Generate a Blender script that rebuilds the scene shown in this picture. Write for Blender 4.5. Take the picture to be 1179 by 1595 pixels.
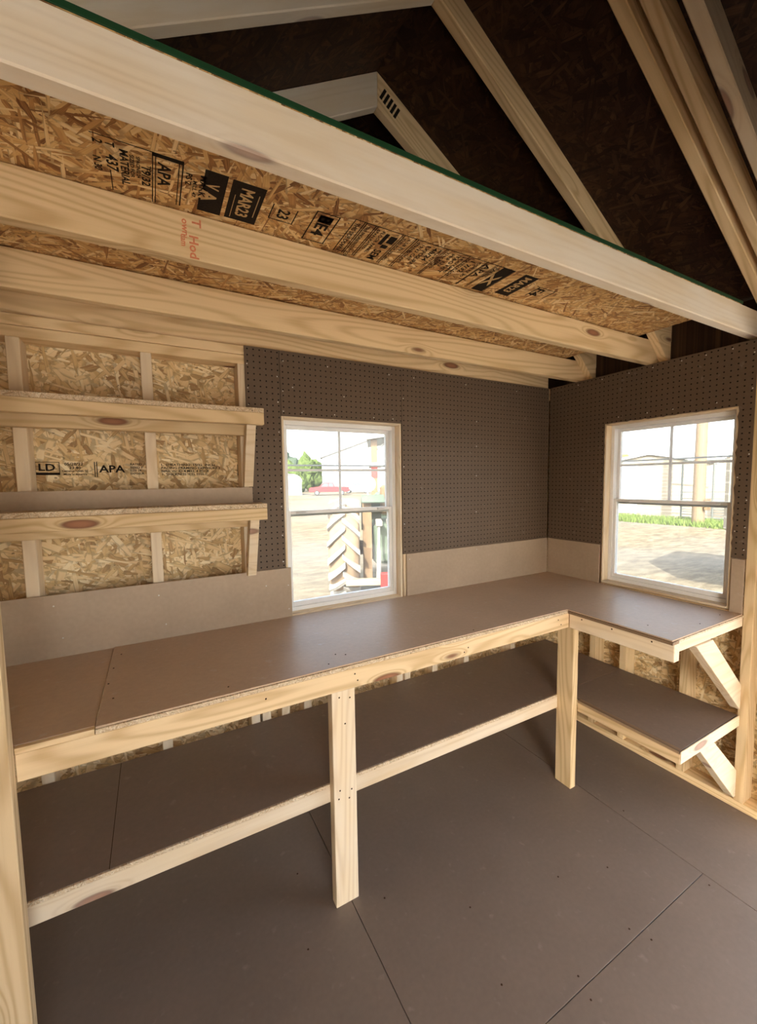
import bpy, bmesh, math, random
from mathutils import Matrix, Vector, noise as mnoise

random.seed(7)
S = bpy.context.scene
C = S.collection
for o in list(bpy.data.objects):
    bpy.data.objects.remove(o, do_unlink=True)

# ------------------------------------------------------------------ camera
cd = bpy.data.cameras.new('camera'); cam = bpy.data.objects.new('camera', cd); C.objects.link(cam)
cd.sensor_fit = 'HORIZONTAL'; cd.sensor_width = 36.0; cd.lens = 36.0 * 637.18 / 1179.0
cd.shift_y = 2.5 / 1179.0; cd.clip_start = 0.02; cd.clip_end = 500
RT, UP, FW = (0.8757184, -0.4825933, -0.0148660), (0.0506950, 0.0612850, 0.9968321), (0.4801534, 0.8736978, -0.0781335)
cam.matrix_world = Matrix(((RT[0], UP[0], -FW[0], -2.2696), (RT[1], UP[1], -FW[1], -1.8155),
                           (RT[2], UP[2], -FW[2], 1.5253), (0, 0, 0, 1)))
S.camera = cam

# ------------------------------------------------------------------ light and exposure
W = bpy.data.worlds.new('world'); S.world = W; W.use_nodes = True
wn = W.node_tree.nodes; wl = W.node_tree.links; wn.clear()
sky = wn.new('ShaderNodeTexSky'); sky.sky_type = 'NISHITA'; sky.sun_disc = False
sky.sun_elevation = math.radians(38); sky.sun_rotation = math.radians(225); sky.air_density = 1.0; sky.dust_density = 2.5
bg = wn.new('ShaderNodeBackground'); bg.inputs[1].default_value = 0.32
wo = wn.new('ShaderNodeOutputWorld'); hz = wn.new('ShaderNodeMix'); hz.data_type = 'RGBA'; hz.inputs[0].default_value = .50        # bright hazy sky
bw = wn.new('ShaderNodeRGBToBW'); tn = wn.new('ShaderNodeMix'); tn.data_type = 'RGBA'; tn.blend_type = 'MULTIPLY'; tn.inputs[0].default_value = 1.
wl.new(sky.outputs[0], bw.inputs[0]); wl.new(bw.outputs[0], tn.inputs[6]); tn.inputs[7].default_value = (1.06, 1.0, .90, 1)
wl.new(sky.outputs[0], hz.inputs[6]); wl.new(tn.outputs[2], hz.inputs[7]); wl.new(hz.outputs[2], bg.inputs[0]); wl.new(bg.outputs[0], wo.inputs[0])
sl = bpy.data.lights.new('sun', 'SUN'); sun = bpy.data.objects.new('sun', sl); C.objects.link(sun)
sl.energy = 3.6; sl.angle = math.radians(0.6); sl.color = (1.0, 0.96, 0.89)
SUN_TO = Vector((0.58, 0.58, -0.57)).normalized()          # the way the sunlight travels
sun.rotation_euler = SUN_TO.to_track_quat('-Z', 'Y').to_euler(); sun.location = (-6, -12, 12)
S.view_settings.view_transform = 'Standard'; S.view_settings.look = 'None'
S.view_settings.exposure = 2.58; S.view_settings.gamma = 1.0; S.view_settings.use_curve_mapping = False
try:
    S.cycles.use_denoising = True
    S.cycles.max_bounces = 14; S.cycles.diffuse_bounces = 8; S.cycles.transparent_max_bounces = 16
    S.cycles.sample_clamp_indirect = 8.0
except Exception:
    pass

# ------------------------------------------------------------------ materials
class N:
    """small node-graph writer"""
    def __init__(s, name):
        s.m = bpy.data.materials.new(name); s.m.use_nodes = True
        s.t = s.m.node_tree; s.t.nodes.clear()
        s.out = s.t.nodes.new('ShaderNodeOutputMaterial')
    def put(s, sock, v):
        if isinstance(v, bpy.types.NodeSocket): s.t.links.new(v, sock)
        elif v is not None: sock.default_value = v
    def math(s, op, a, b=None, c=None, clamp=False):
        n = s.t.nodes.new('ShaderNodeMath'); n.operation = op; n.use_clamp = clamp
        for i, v in enumerate((a, b, c)): s.put(n.inputs[i], v)
        return n.outputs[0]
    def vmath(s, op, a, b=None, scale=None):
        n = s.t.nodes.new('ShaderNodeVectorMath'); n.operation = op
        s.put(n.inputs[0], a)
        if b is not None: s.put(n.inputs[1], b)
        if scale is not None: s.put(n.inputs['Scale'], scale)
        return n.outputs[0]
    def coord(s, which='Object'):
        return s.t.nodes.new('ShaderNodeTexCoord').outputs[which]
    def rnd(s):
        return s.t.nodes.new('ShaderNodeObjectInfo').outputs['Random']
    def sep(s, v):
        n = s.t.nodes.new('ShaderNodeSeparateXYZ'); s.put(n.inputs[0], v); return n.outputs
    def comb(s, x=0., y=0., z=0.):
        n = s.t.nodes.new('ShaderNodeCombineXYZ')
        for i, v in enumerate((x, y, z)): s.put(n.inputs[i], v)
        return n.outputs[0]
    def mapping(s, v, rot=0., sc=(1, 1, 1), loc=(0, 0, 0)):
        n = s.t.nodes.new('ShaderNodeMapping'); n.vector_type = 'POINT'
        s.put(n.inputs['Vector'], v); n.inputs['Rotation'].default_value = (0, 0, rot)
        n.inputs['Scale'].default_value = sc; n.inputs['Location'].default_value = loc
        return n.outputs[0]
    def noise(s, v, scale=1., detail=2., rough=.5):
        n = s.t.nodes.new('ShaderNodeTexNoise'); s.put(n.inputs['Vector'], v)
        n.inputs['Scale'].default_value = scale; n.inputs['Detail'].default_value = detail; n.inputs['Roughness'].default_value = rough
        return n.outputs['Fac']
    def voro(s, v, scale=1., dim='3D', feature='F1', rand=1.):
        n = s.t.nodes.new('ShaderNodeTexVoronoi'); n.voronoi_dimensions = dim; n.feature = feature
        s.put(n.inputs['Vector'], v); n.inputs['Scale'].default_value = scale; n.inputs['Randomness'].default_value = rand
        return n.outputs
    def mix(s, f, a, b, blend='MIX'):
        n = s.t.nodes.new('ShaderNodeMix'); n.data_type = 'RGBA'; n.blend_type = blend
        s.put(n.inputs[0], f); s.put(n.inputs[6], a); s.put(n.inputs[7], b)
        return n.outputs[2]
    def fmix(s, f, a, b):
        n = s.t.nodes.new('ShaderNodeMix'); n.data_type = 'FLOAT'
        s.put(n.inputs[0], f); s.put(n.inputs[2], a); s.put(n.inputs[3], b)
        return n.outputs[0]
    def ramp(s, f, stops):
        n = s.t.nodes.new('ShaderNodeValToRGB'); e = n.color_ramp.elements
        while len(e) < len(stops): e.new(.5)
        for k, (p, c) in enumerate(stops): e[k].position = p; e[k].color = (*c, 1)
        s.put(n.inputs[0], f); return n.outputs[0]
    def smooth(s, v, a, b):
        n = s.t.nodes.new('ShaderNodeMapRange'); n.interpolation_type = 'SMOOTHSTEP'
        s.put(n.inputs[0], v); n.inputs[1].default_value = a; n.inputs[2].default_value = b
        return n.outputs[0]
    def finish(s, col, rough=.6, spec=.4, bump=None, bstr=.2, bdist=.002, metal=0.):
        b = s.t.nodes.new('ShaderNodeBsdfPrincipled')
        s.put(b.inputs['Base Color'], col if isinstance(col, bpy.types.NodeSocket) else (*col, 1))
        s.put(b.inputs['Roughness'], rough); b.inputs['Specular IOR Level'].default_value = spec; b.inputs['Metallic'].default_value = metal
        if bump is not None:
            n = s.t.nodes.new('ShaderNodeBump'); n.inputs['Strength'].default_value = bstr; n.inputs['Distance'].default_value = bdist
            s.put(n.inputs['Height'], bump); s.t.links.new(n.outputs[0], b.inputs['Normal'])
        s.t.links.new(b.outputs[0], s.out.inputs[0]); return s.m

def c4(c): return (*c, 1)

def wood(name, light, mid, knot=(.16, .07, .035), ring=1.0, white=0.0):
    n = N(name)
    r = n.rnd()
    off = n.comb(n.math('MULTIPLY', r, 37.), n.math('MULTIPLY', r, 91.), n.math('MULTIPLY', r, 53.))
    co = n.vmath('ADD', n.coord(), off)
    kv = n.mapping(co, sc=(3.0, 10.5, 10.5))
    v = n.voro(kv, 1.0, rand=.65)
    d = v['Distance']
    gate = n.math('GREATER_THAN', n.sep(v['Color'])[0], .50)
    kd = n.math('MULTIPLY', n.smooth(d, .20, .13), gate)
    near = n.math('MULTIPLY', n.math('POWER', n.smooth(d, .43, .02), 1.6), gate)
    base = n.noise(n.mapping(co, sc=(.50, 5.0, 5.0)), 1.0, 1.5)
    phase = n.math('ADD', n.math('MULTIPLY', base, 130.), n.math('MULTIPLY', near, 22.))
    rings = n.math('POWER', n.math('MULTIPLY_ADD', n.math('SINE', phase), .5, .5), 2.2)
    fine = n.noise(n.mapping(co, sc=(2.0, 130, 130)), 1.0, 3.0)
    broad = n.noise(n.mapping(co, sc=(.9, 9, 9), loc=(5, 2, 1)), 1.0, 2.0)
    f = n.math('ADD', n.math('MULTIPLY', rings, .64 * ring), n.math('MULTIPLY', n.math('SUBTRACT', fine, .5), .55))
    f = n.math('ADD', f, n.math('MULTIPLY', n.math('SUBTRACT', broad, .5), .7), clamp=True)
    col = n.mix(f, c4(light), c4(mid))
    tone = n.math('MULTIPLY_ADD', r, .22, .89)
    col = n.mix(1.0, col, n.comb(tone, tone, tone), 'MULTIPLY')
    col = n.mix(n.math('MULTIPLY', near, .35), col, c4(tuple(.7 * a for a in mid)))
    core = n.smooth(d, .19, .05)
    col = n.mix(kd, col, n.mix(core, c4(knot), c4(tuple(2.0 * a for a in knot))))
    if white:
        mill = n.smooth(n.noise(n.mapping(co, sc=(3, 14, 14)), 1., 4.), .35, .65)
        col = n.mix(n.math('MULTIPLY', mill, white), col, c4((.74, .70, .63)))
    return n.finish(col, .62, .3, n.math('ADD', fine, n.math('MULTIPLY', rings, .6)), .25, .0012)

def osb(name, plane, stops, length=.075, width=.013, spec=.3, bias=1.0):
    """strand board: layers of long chips, each layer turned its own way; the chip with the highest draw lies on top"""
    n = N(name)
    s = n.sep(n.coord())
    ax = {'x': s[0], 'y': s[1], 'z': s[2]}
    p = n.comb(ax[plane[0]], ax[plane[1]], 0.)
    best = tone = edge = None
    for k, a in enumerate((.12, .50, .95, 1.45, 1.85, 2.30, 2.75, .30)):
        L = length * (.75, 1.25, .9, 1.4, .65, 1.1, .8, 1.7)[k]; Wd = width * (.8, 1.3, 1.0, .7, 1.5, .9, 1.2, .6)[k]
        q = n.mapping(n.mapping(p, rot=a), sc=(1 / L, 1 / Wd, 1), loc=(3.7 * k, 1.9 * k, 0))
        q = n.vmath('ADD', q, n.comb(0., n.math('MULTIPLY', n.math('SUBTRACT', n.noise(q, .9, 1.), .5), .9), 0.))
        v = n.t.nodes.new('ShaderNodeTexVoronoi'); v.voronoi_dimensions = '2D'; v.distance = 'CHEBYCHEV'
        n.put(v.inputs['Vector'], q); v.inputs['Scale'].default_value = 1.; v.inputs['Randomness'].default_value = .85
        c = n.sep(v.outputs['Color']); d = v.outputs['Distance']
        grain = n.noise(n.mapping(q, sc=(.6, 6, 1)), 1., 2.)
        t = n.math('ADD', c[1], n.math('MULTIPLY', n.math('SUBTRACT', grain, .5), .5))
        if best is None: best, tone, edge = c[0], t, d
        else:
            g = n.math('GREATER_THAN', c[0], best)
            best = n.fmix(g, best, c[0]); tone = n.fmix(g, tone, t); edge = n.fmix(g, edge, d)
    tone = n.math('POWER', n.math('MAXIMUM', tone, 0.), bias)
    col = n.ramp(n.math('ADD', tone, 0., clamp=True), stops)
    dark = n.math('MULTIPLY', n.smooth(edge, .34, .56), .55)
    col = n.mix(dark, col, c4(tuple(.40 * a for a in stops[1][1])))
    blot = n.smooth(n.noise(p, 5.5, 3.), .35, .75)
    col = n.mix(n.math('MULTIPLY', blot, .20), col, c4(tuple(.8 * a for a in stops[1][1])))
    fleck = n.math('GREATER_THAN', n.noise(n.mapping(p, sc=(1, 1.6, 1)), 42., 2.), .71)
    col = n.mix(n.math('MULTIPLY', fleck, .75), col, c4(tuple(.25 * a for a in stops[1][1])))
    return n.finish(col, .55, spec, n.math('ADD', best, n.math('MULTIPLY', tone, .4)), .4, .0015)

def hardboard(name, col, rough=.5, spec=.45, holes=None, scuffs=.14):
    n = N(name)
    co = n.coord()
    sp = n.noise(co, 900., 2.); cl = n.noise(co, 5., 4.); mid = n.noise(co, 60., 3.)
    k = n.math('ADD', n.math('MULTIPLY_ADD', sp, .30, .62), n.math('ADD', n.math('MULTIPLY', cl, .26), n.math('MULTIPLY', mid, .22)))
    c = n.mix(1., c4(col), n.comb(k, k, k), 'MULTIPLY')
    scuff = n.smooth(n.noise(n.mapping(co, sc=(3, 3, 3), loc=(2, 7, 1)), 9., 5.), .62, .78)
    c = n.mix(n.math('MULTIPLY', scuff, scuffs), c, c4((.55, .50, .45)))
    h = sp
    if holes:
        s = n.sep(co); ax = {'x': s[0], 'y': s[1], 'z': s[2]}
        P = .0254
        u = n.math('SUBTRACT', n.math('FRACT', n.math('DIVIDE', n.math('ADD', ax[holes[0]], 10 * P), P)), .5)
        w = n.math('SUBTRACT', n.math('FRACT', n.math('DIVIDE', n.math('ADD', ax[holes[1]], 10 * P), P)), .5)
        d = n.math('SQRT', n.math('ADD', n.math('MULTIPLY', u, u), n.math('MULTIPLY', w, w)))
        m = n.smooth(d, .155, .115)
        c = n.mix(m, c, c4((.010, .006, .004)))
        h = n.math('SUBTRACT', n.math('MULTIPLY', sp, .2), n.math('MULTIPLY', m, 3.))
        rough = n.fmix(m, rough, .95)
    return n.finish(c, rough, spec, h, .12, .001)

def plain(name, col, rough=.5, spec=.4, metal=0., var=.15, scale=12.):
    n = N(name)
    f = n.noise(n.coord(), scale, 4.)
    k = n.math('MULTIPLY_ADD', f, 2 * var, 1 - var)
    return n.finish(n.mix(1., c4(col), n.comb(k, k, k), 'MULTIPLY'), rough, spec, f, .05, .002, metal)

def striped(name, c1, c2, axis, pitch, duty=.12, rough=.6):
    n = N(name); s = n.sep(n.coord())
    f = n.math('LESS_THAN', n.math('FRACT', n.math('DIVIDE', n.math('ADD', s['xyz'.index(axis)], 50.), pitch)), duty)
    k = n.noise(n.coord(), 3., 3.)
    return n.finish(n.mix(n.math('MULTIPLY', k, .3), n.mix(f, c4(c1), c4(c2)), c4(c2)), rough, .3)

def glass(name):
    n = N(name)
    tr = n.t.nodes.new('ShaderNodeBsdfTransparent'); tr.inputs[0].default_value = (.72, .73, .725, 1)
    gl = n.t.nodes.new('ShaderNodeBsdfGlossy'); gl.inputs['Roughness'].default_value = .02
    tl = n.t.nodes.new('ShaderNodeBsdfTranslucent'); tl.inputs[0].default_value = (.9, .9, .88, 1)
    fr = n.t.nodes.new('ShaderNodeFresnel'); fr.inputs[0].default_value = 1.45
    m1 = n.t.nodes.new('ShaderNodeMixShader'); m2 = n.t.nodes.new('ShaderNodeMixShader')
    dust = n.math('MULTIPLY_ADD', n.noise(n.coord(), 6., 4.), .04, .02)
    n.t.links.new(dust, m1.inputs[0]); n.t.links.new(tr.outputs[0], m1.inputs[1]); n.t.links.new(tl.outputs[0], m1.inputs[2])
    n.t.links.new(n.math('MULTIPLY', fr.outputs[0], .6), m2.inputs[0]); n.t.links.new(m1.outputs[0], m2.inputs[1]); n.t.links.new(gl.outputs[0], m2.inputs[2])
    n.t.links.new(m2.outputs[0], n.out.inputs[0]); return n.m

M = {}
M['pine'] = wood('pine', (.74, .555, .320), (.52, .345, .160))
M['pine_pale'] = wood('pine_pale', (.77, .62, .42), (.58, .41, .23), white=.25, ring=.7)
M['pine_mill'] = wood('pine_mill', (.72, .60, .44), (.58, .44, .28), ring=.45, white=.45)
M['pine_raw'] = wood('pine_raw', (.77, .58, .345), (.54, .36, .175), ring=1.1)
WALL_OSB = [(.0, (.32, .18, .075)), (.2, (.60, .41, .19)), (.5, (.75, .56, .30)), (.8, (.82, .66, .40)), (1., (.86, .74, .50))]
LOFT_OSB = [(.0, (.16, .06, .018)), (.2, (.46, .23, .075)), (.5, (.64, .39, .15)), (.8, (.76, .53, .25)), (1., (.84, .66, .38))]
SHADED_OSB = [(.0, (.014, .005, .003)), (.25, (.032, .013, .006)), (.6, (.046, .020, .009)), (.88, (.062, .029, .013)), (1., (.085, .042, .020))]  # same strand board, its colour darkened to carry the roof's shade
M['osb_xz'] = osb('osb_xz', 'xz', WALL_OSB, .060, .0155)
M['osb_yz'] = osb('osb_yz', 'yz', WALL_OSB, .060, .0155)
M['osb_xy'] = osb('osb_xy', 'xy', LOFT_OSB, .075, .0105)
M['osb_roof'] = osb('osb_roof', 'yx', SHADED_OSB, .08, .014)
M['osb_edge'] = osb('osb_edge', 'xz', [(.0, (.40, .27, .15)), (.15, (.58, .43, .27)), (.6, (.66, .52, .35)), (.85, (.72, .59, .42)), (1., (.77, .66, .49))], .03, .003)
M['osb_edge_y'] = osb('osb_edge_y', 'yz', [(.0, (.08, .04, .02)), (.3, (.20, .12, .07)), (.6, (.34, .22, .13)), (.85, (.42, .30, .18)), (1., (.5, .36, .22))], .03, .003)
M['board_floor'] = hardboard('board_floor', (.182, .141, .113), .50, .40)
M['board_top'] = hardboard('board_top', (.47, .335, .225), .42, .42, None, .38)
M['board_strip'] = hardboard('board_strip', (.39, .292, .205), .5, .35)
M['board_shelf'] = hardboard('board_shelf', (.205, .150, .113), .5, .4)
M['peg_xz'] = hardboard('peg_xz', (.118, .080, .052), .5, .3, 'xz')
M['peg_yz'] = hardboard('peg_yz', (.118, .080, .052), .5, .3, 'yz')
M['vinyl'] = plain('vinyl', (.80, .80, .79), .35, .5, var=.03)
def translucent_white(name, k):
    n = N(name); d = n.t.nodes.new('ShaderNodeBsdfDiffuse'); d.inputs[0].default_value = (.86, .86, .85, 1)
    t = n.t.nodes.new('ShaderNodeBsdfTranslucent'); t.inputs[0].default_value = (.86, .86, .85, 1)
    m = n.t.nodes.new('ShaderNodeMixShader'); m.inputs[0].default_value = k
    n.t.links.new(d.outputs[0], m.inputs[1]); n.t.links.new(t.outputs[0], m.inputs[2]); n.t.links.new(m.outputs[0], n.out.inputs[0]); return n.m
M['muntin'] = translucent_white('muntin', .5)
M['glass'] = glass('glass')
M['ink'] = plain('ink', (.020, .014, .010), .85, .1, var=.5, scale=160)
M['ink_gap'] = plain('ink_gap', (.50, .33, .15), .7, .2, var=.3, scale=90)
M['ink_red'] = plain('ink_red', (.58, .20, .10), .7, .2, var=.4, scale=160)
M['green'] = plain('green', (.006, .040, .012), .6, .3)
M['steel'] = plain('steel', (.55, .55, .53), .35, .5, .8)
M['nail'] = plain('nail', (.62, .60, .57), .4, .5, .3)
M['hole'] = plain('hole', (.05, .025, .012), .8, .2)
M['siding'] = plain('siding', (.42, .37, .30), .7)

# ------------------------------------------------------------------ helpers
def empty(name, loc=(0, 0, 0), rz=0.):
    o = bpy.data.objects.new(name, None); C.objects.link(o); o.empty_display_size = .1
    o.matrix_world = Matrix.Translation(loc) @ Matrix.Rotation(rz, 4, 'Z'); return o

def tag(o, label=None, cat=None, group=None, kind=None):
    if label: o['label'] = label
    if cat: o['category'] = cat
    if group: o['group'] = group
    if kind: o['kind'] = kind
    return o

def thing(name, label, cat, loc=(0, 0, 0), group=None, rz=0.):
    return tag(empty(name, loc, rz), label, cat, group)

WM = {}
def world_of(o):
    return WM.get(o.name) or o.matrix_basis.copy()

def link(name, bm, mat, parent=None, mw=None, smooth=False):
    me = bpy.data.meshes.new(name)
    bmesh.ops.recalc_face_normals(bm, faces=bm.faces)
    bm.to_mesh(me); bm.free()
    if smooth:
        for p in me.polygons: p.use_smooth = True
    for m in (mat if isinstance(mat, (list, tuple)) else [mat]): me.materials.append(m)
    o = bpy.data.objects.new(name, me); C.objects.link(o)
    mw = mw or Matrix.Identity(4)
    if parent is not None:
        o.parent = parent; o.matrix_basis = world_of(parent).inverted() @ mw
    else: o.matrix_basis = mw
    WM[o.name] = mw.copy()
    return o

def add_box(bm, a, b, bev=0., mi=0):
    a, b = Vector(a), Vector(b)
    r = bmesh.ops.create_cube(bm, size=1.0)
    vs = r['verts']; c = (a + b) / 2; d = b - a
    for v in vs: v.co = Vector((c.x + v.co.x * d.x, c.y + v.co.y * d.y, c.z + v.co.z * d.z))
    fs = {f for v in vs for f in v.link_faces}
    for f in fs: f.material_index = mi
    if bev:
        es = {e for v in vs for e in v.link_edges}
        bmesh.ops.bevel(bm, geom=list(es), offset=bev, segments=1, affect='EDGES')

AX = {0: Matrix.Identity(3), 1: Matrix(((0, -1, 0), (1, 0, 0), (0, 0, 1))), 2: Matrix(((0, 0, -1), (0, 1, 0), (1, 0, 0)))}
def bar(name, x0, x1, y0, y1, z0, z1, mat, parent=None, bev=.002, long=None):
    """box given by its world bounds; the mesh's own X runs along the longest side, so the grain does too"""
    d = (x1 - x0, y1 - y0, z1 - z0); k = d.index(max(d)) if long is None else long
    r = AX[k]; c = Vector(((x0 + x1) / 2, (y0 + y1) / 2, (z0 + z1) / 2))
    l = [abs(sum(r[i][j] * d[i] for i in range(3))) / 2 for j in range(3)]
    bm = bmesh.new(); add_box(bm, (-l[0], -l[1], -l[2]), l, min(bev, .3 * min(l)))
    return link(name, bm, mat, parent, Matrix.Translation(c) @ r.to_4x4())

def board(name, x0, x1, y0, y1, z0, z1, mat, parent=None, bev=.0008):
    """sheet goods: origin at its lower corner, axes as the world's"""
    bm = bmesh.new(); add_box(bm, (0, 0, 0), (x1 - x0, y1 - y0, z1 - z0), bev)
    return link(name, bm, mat, parent, Matrix.Translation((x0, y0, z0)))

def prism(name, pts, axis, a, b, mat, parent=None, origin=(0, 0, 0), bev=0.):
    """outline (two coordinates) drawn in the plane across `axis`, run from a to b along it"""
    bm = bmesh.new()
    def P(p, t):
        q = {0: (t, p[0], p[1]), 1: (p[0], t, p[1]), 2: (p[0], p[1], t)}[axis]
        return Vector(q) - Vector(origin)
    va = [bm.verts.new(P(p, a)) for p in pts]; vb = [bm.verts.new(P(p, b)) for p in pts]
    bm.faces.new(va); bm.faces.new(vb[::-1])
    for i in range(len(pts)): bm.faces.new((va[i], vb[i], vb[(i + 1) % len(pts)], va[(i + 1) % len(pts)]))
    if bev: bmesh.ops.bevel(bm, geom=list(bm.edges), offset=bev, segments=1, affect='EDGES')
    return link(name, bm, mat, parent, Matrix.Translation(origin))

def beam(name, p0, p1, ydir, w, h, mat, parent=None, bev=.002, cut0=0., cut1=0.):
    """stick from p0 to p1 (centre line); w along ydir, h across; ends may be cut on a slope (metres of lead)"""
    p0, p1 = Vector(p0), Vector(p1); X = (p1 - p0).normalized(); Y = Vector(ydir).normalized(); Z = X.cross(Y).normalized(); Y = Z.cross(X)
    L = (p1 - p0).length; c = (p0 + p1) / 2
    bm = bmesh.new(); add_box(bm, (-L / 2, -w / 2, -h / 2), (L / 2, w / 2, h / 2))
    for v in bm.verts:
        lead = cut1 if v.co.x > 0 else cut0
        v.co.x += lead * (v.co.z / h)
    bmesh.ops.bevel(bm, geom=list(bm.edges), offset=bev, segments=1, affect='EDGES')
    m = Matrix((X, Y, Z)).transposed().to_4x4(); m.translation = c
    return link(name, bm, mat, parent, m)

def add_cyl(bm, p0, p1, r0, r1=None, seg=14, mi=0):
    p0, p1 = Vector(p0), Vector(p1); d = p1 - p0; r1 = r0 if r1 is None else r1
    q = d.to_track_quat('Z', 'Y').to_matrix().to_4x4(); q.translation = (p0 + p1) / 2
    r = bmesh.ops.create_cone(bm, cap_ends=True, segments=seg, radius1=r0, radius2=r1, depth=d.length, matrix=q)
    for f in {f for v in r['verts'] for f in v.link_faces}: f.material_index = mi

def tube(name, pts, r, mat, parent=None, seg=10):
    bm = bmesh.new()
    for a, b in zip(pts, pts[1:]): add_cyl(bm, a, b, r, seg=seg)
    for p in pts[1:-1]: bmesh.ops.create_icosphere(bm, subdivisions=1, radius=r, matrix=Matrix.Translation(p))
    return link(name, bm, mat, parent)

def nails(parent, pts, ndir, mat='nail', r=.0028, name='nail_head'):
    nd = Vector(ndir)
    for p in pts:
        bm = bmesh.new(); add_cyl(bm, (0, 0, 0), nd * .0012, r, r * .8, 8)
        link(name, bm, M[mat], parent, Matrix.Translation(p))

def text_mesh(bm, txt, size, fx, mi=0, xs=1.0):
    """built-in font outlines laid into bm; fx maps (s, t) to a point"""
    cu = bpy.data.curves.new('lettering', 'FONT'); cu.body = txt; cu.size = size; cu.resolution_u = 2; cu.offset = size * .026
    ob = bpy.data.objects.new('lettering', cu)
    me = bpy.data.meshes.new_from_object(ob)
    vs = [bm.verts.new(fx(v.co.x * xs, v.co.y)) for v in me.vertices]
    for p in me.polygons:
        try:
            f = bm.faces.new([vs[i] for i in p.vertices]); f.material_index = mi
        except ValueError: pass
    bpy.data.objects.remove(ob); bpy.data.curves.remove(cu); bpy.data.meshes.remove(me)

def stamp(name, parent, origin, sdir, tdir, items, mats, label=None):
    """ink on a surface: ('t', text, s, t, size, xscale, layer) or ('r', s0, t0, s1, t1, layer) or ('f', s0, t0, s1, t1, width)"""
    o, sd, td = Vector(origin), Vector(sdir), Vector(tdir); nn = sd.cross(td)
    bm = bmesh.new()
    def rect(s0, t0, s1, t1, lay):
        vs = [bm.verts.new(sd * s + td * t + nn * (.0004 * (lay + 1))) for s, t in ((s0, t0), (s1, t0), (s1, t1), (s0, t1))]
        bm.faces.new(vs).material_index = lay
    for it in items:
        if it[0] == 't':
            _, tx, s, t, size, xs, lay = it
            text_mesh(bm, tx, size, lambda a, b: sd * (s + a) + td * (t + b) + nn * (.0004 * (lay + 1)), lay, xs)
        elif it[0] == 'r': rect(*it[1:])
        else:
            _, s0, t0, s1, t1, w = it
            rect(s0, t0, s1, t0 + w, 0); rect(s0, t1 - w, s1, t1, 0); rect(s0, t0 + w, s0 + w, t1 - w, 0); rect(s1 - w, t0 + w, s1, t1 - w, 0)
    me = bpy.data.meshes.new(name); bm.to_mesh(me); bm.free()
    for m in mats: me.materials.append(m)
    ob = bpy.data.objects.new(name, me); C.objects.link(ob); ob.parent = parent
    mw = Matrix.Translation(o); ob.matrix_basis = world_of(parent).inverted() @ mw; WM[ob.name] = mw
    if label: ob['label'] = label
    return ob

# ================================================================== SETTING
XL, XR, YB, YF = -2.77, 0.094, 0.094, -3.42          # inner faces of the sheathing (left one stands behind its studs)
HP = 2.105                                           # top of the wall plates
RS, RZ, RX = .59, 2.268, -1.385                      # roof: slope, lower rafter edge above x = 0, ridge
def rafter_z(x): return RZ - RS * x if x > RX else RZ - RS * (2 * RX - x)
DECK = .104                                          # from lower rafter edge up to the deck, measured plumb

# floor sheets over a dark subfloor
bm = bmesh.new()
add_box(bm, (XL - .1, YF, -.06), (XR + .02, YB + .02, -.006))
gx = [XL - .1, -2.935, -1.709, -.486, XR + .02]
for i in range(1, 4):
    cuts = [(YF, -1.127), (-1.1245, YB + .02)] if i == 2 else ([(YF, -2.35), (-2.3475, YB + .02)] if i == 3 else [(YF, -1.9), (-1.8975, YB + .02)])
    for a, b in cuts: add_box(bm, (max(gx[i], gx[0]) + .00125, a, -.006), (gx[i + 1] - .00125, b, 0), .0006)
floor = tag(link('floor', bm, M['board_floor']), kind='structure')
nails(floor, [(-.52, -1.16, 0), (-.50, -1.30, 0), (-.9, -1.155, 0), (-.93, -1.10, 0), (-1.2, -1.10, 0), (-1.22, -1.155, 0), (-1.68, -1.04, 0), (-.78, -.93, 0), (-.98, -.86, 0),
              (-1.35, -.78, 0), (-1.42, -1.0, 0), (-1.85, -.35, 0), (-1.9, -.62, 0), (-.45, -.8, 0), (-1.60, -.60, 0)], (0, 0, 1), 'hole', .0032, 'nail_hole')

def wall_mesh(name, mat, boxes):
    bm = bmesh.new()
    for a, b in boxes: add_box(bm, a, b)
    return tag(link(name, bm, mat), kind='structure')

W1 = (-1.757, -1.127, .905, 1.822); W2 = (-.985, -.37, .92, 1.832)      # window openings (along the wall, up)
T = .012
ztop = HP + .2
wb = wall_mesh('wall_back', M['osb_xz'], [((XL - .1, YB, 0), (W1[0], YB + T, ztop)), ((W1[1], YB, 0), (XR + T, YB + T, ztop)),
               ((W1[0], YB, 0), (W1[1], YB + T, W1[2])), ((W1[0], YB, W1[3]), (W1[1], YB + T, ztop))])
DY0, DY1 = -2.6, -1.22                               # the door opening in the right wall, behind the photographer's right shoulder
wr = wall_mesh('wall_right', M['osb_yz'], [((XR, W2[1], 0), (XR + T, YB, HP)), ((XR, DY1, 0), (XR + T, W2[0], HP)), ((XR, W2[0], 0), (XR + T, W2[1], W2[2])),
               ((XR, W2[0], W2[3]), (XR + T, W2[1], HP)), ((XR, YF, 0), (XR + T, DY0, ztop)), ((XR, DY0, 2.08), (XR + T, DY1, ztop))])
wall_mesh('trim_6', M['osb_roof'], [((XR, DY1, HP + .0005), (XR + T, YB, ztop))])  # eaves closing panel, darkened in colour to read as shaded roof underside
wlf = wall_mesh('wall_left', M['osb_yz'], [((XL - .1 - T, YF, 0), (XL - .1, YB + T, ztop))])
FX0, FX1, FZ = -2.72, -1.62, 1.88                       # unseen doorway added in the front wall to let sunlight in
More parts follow.
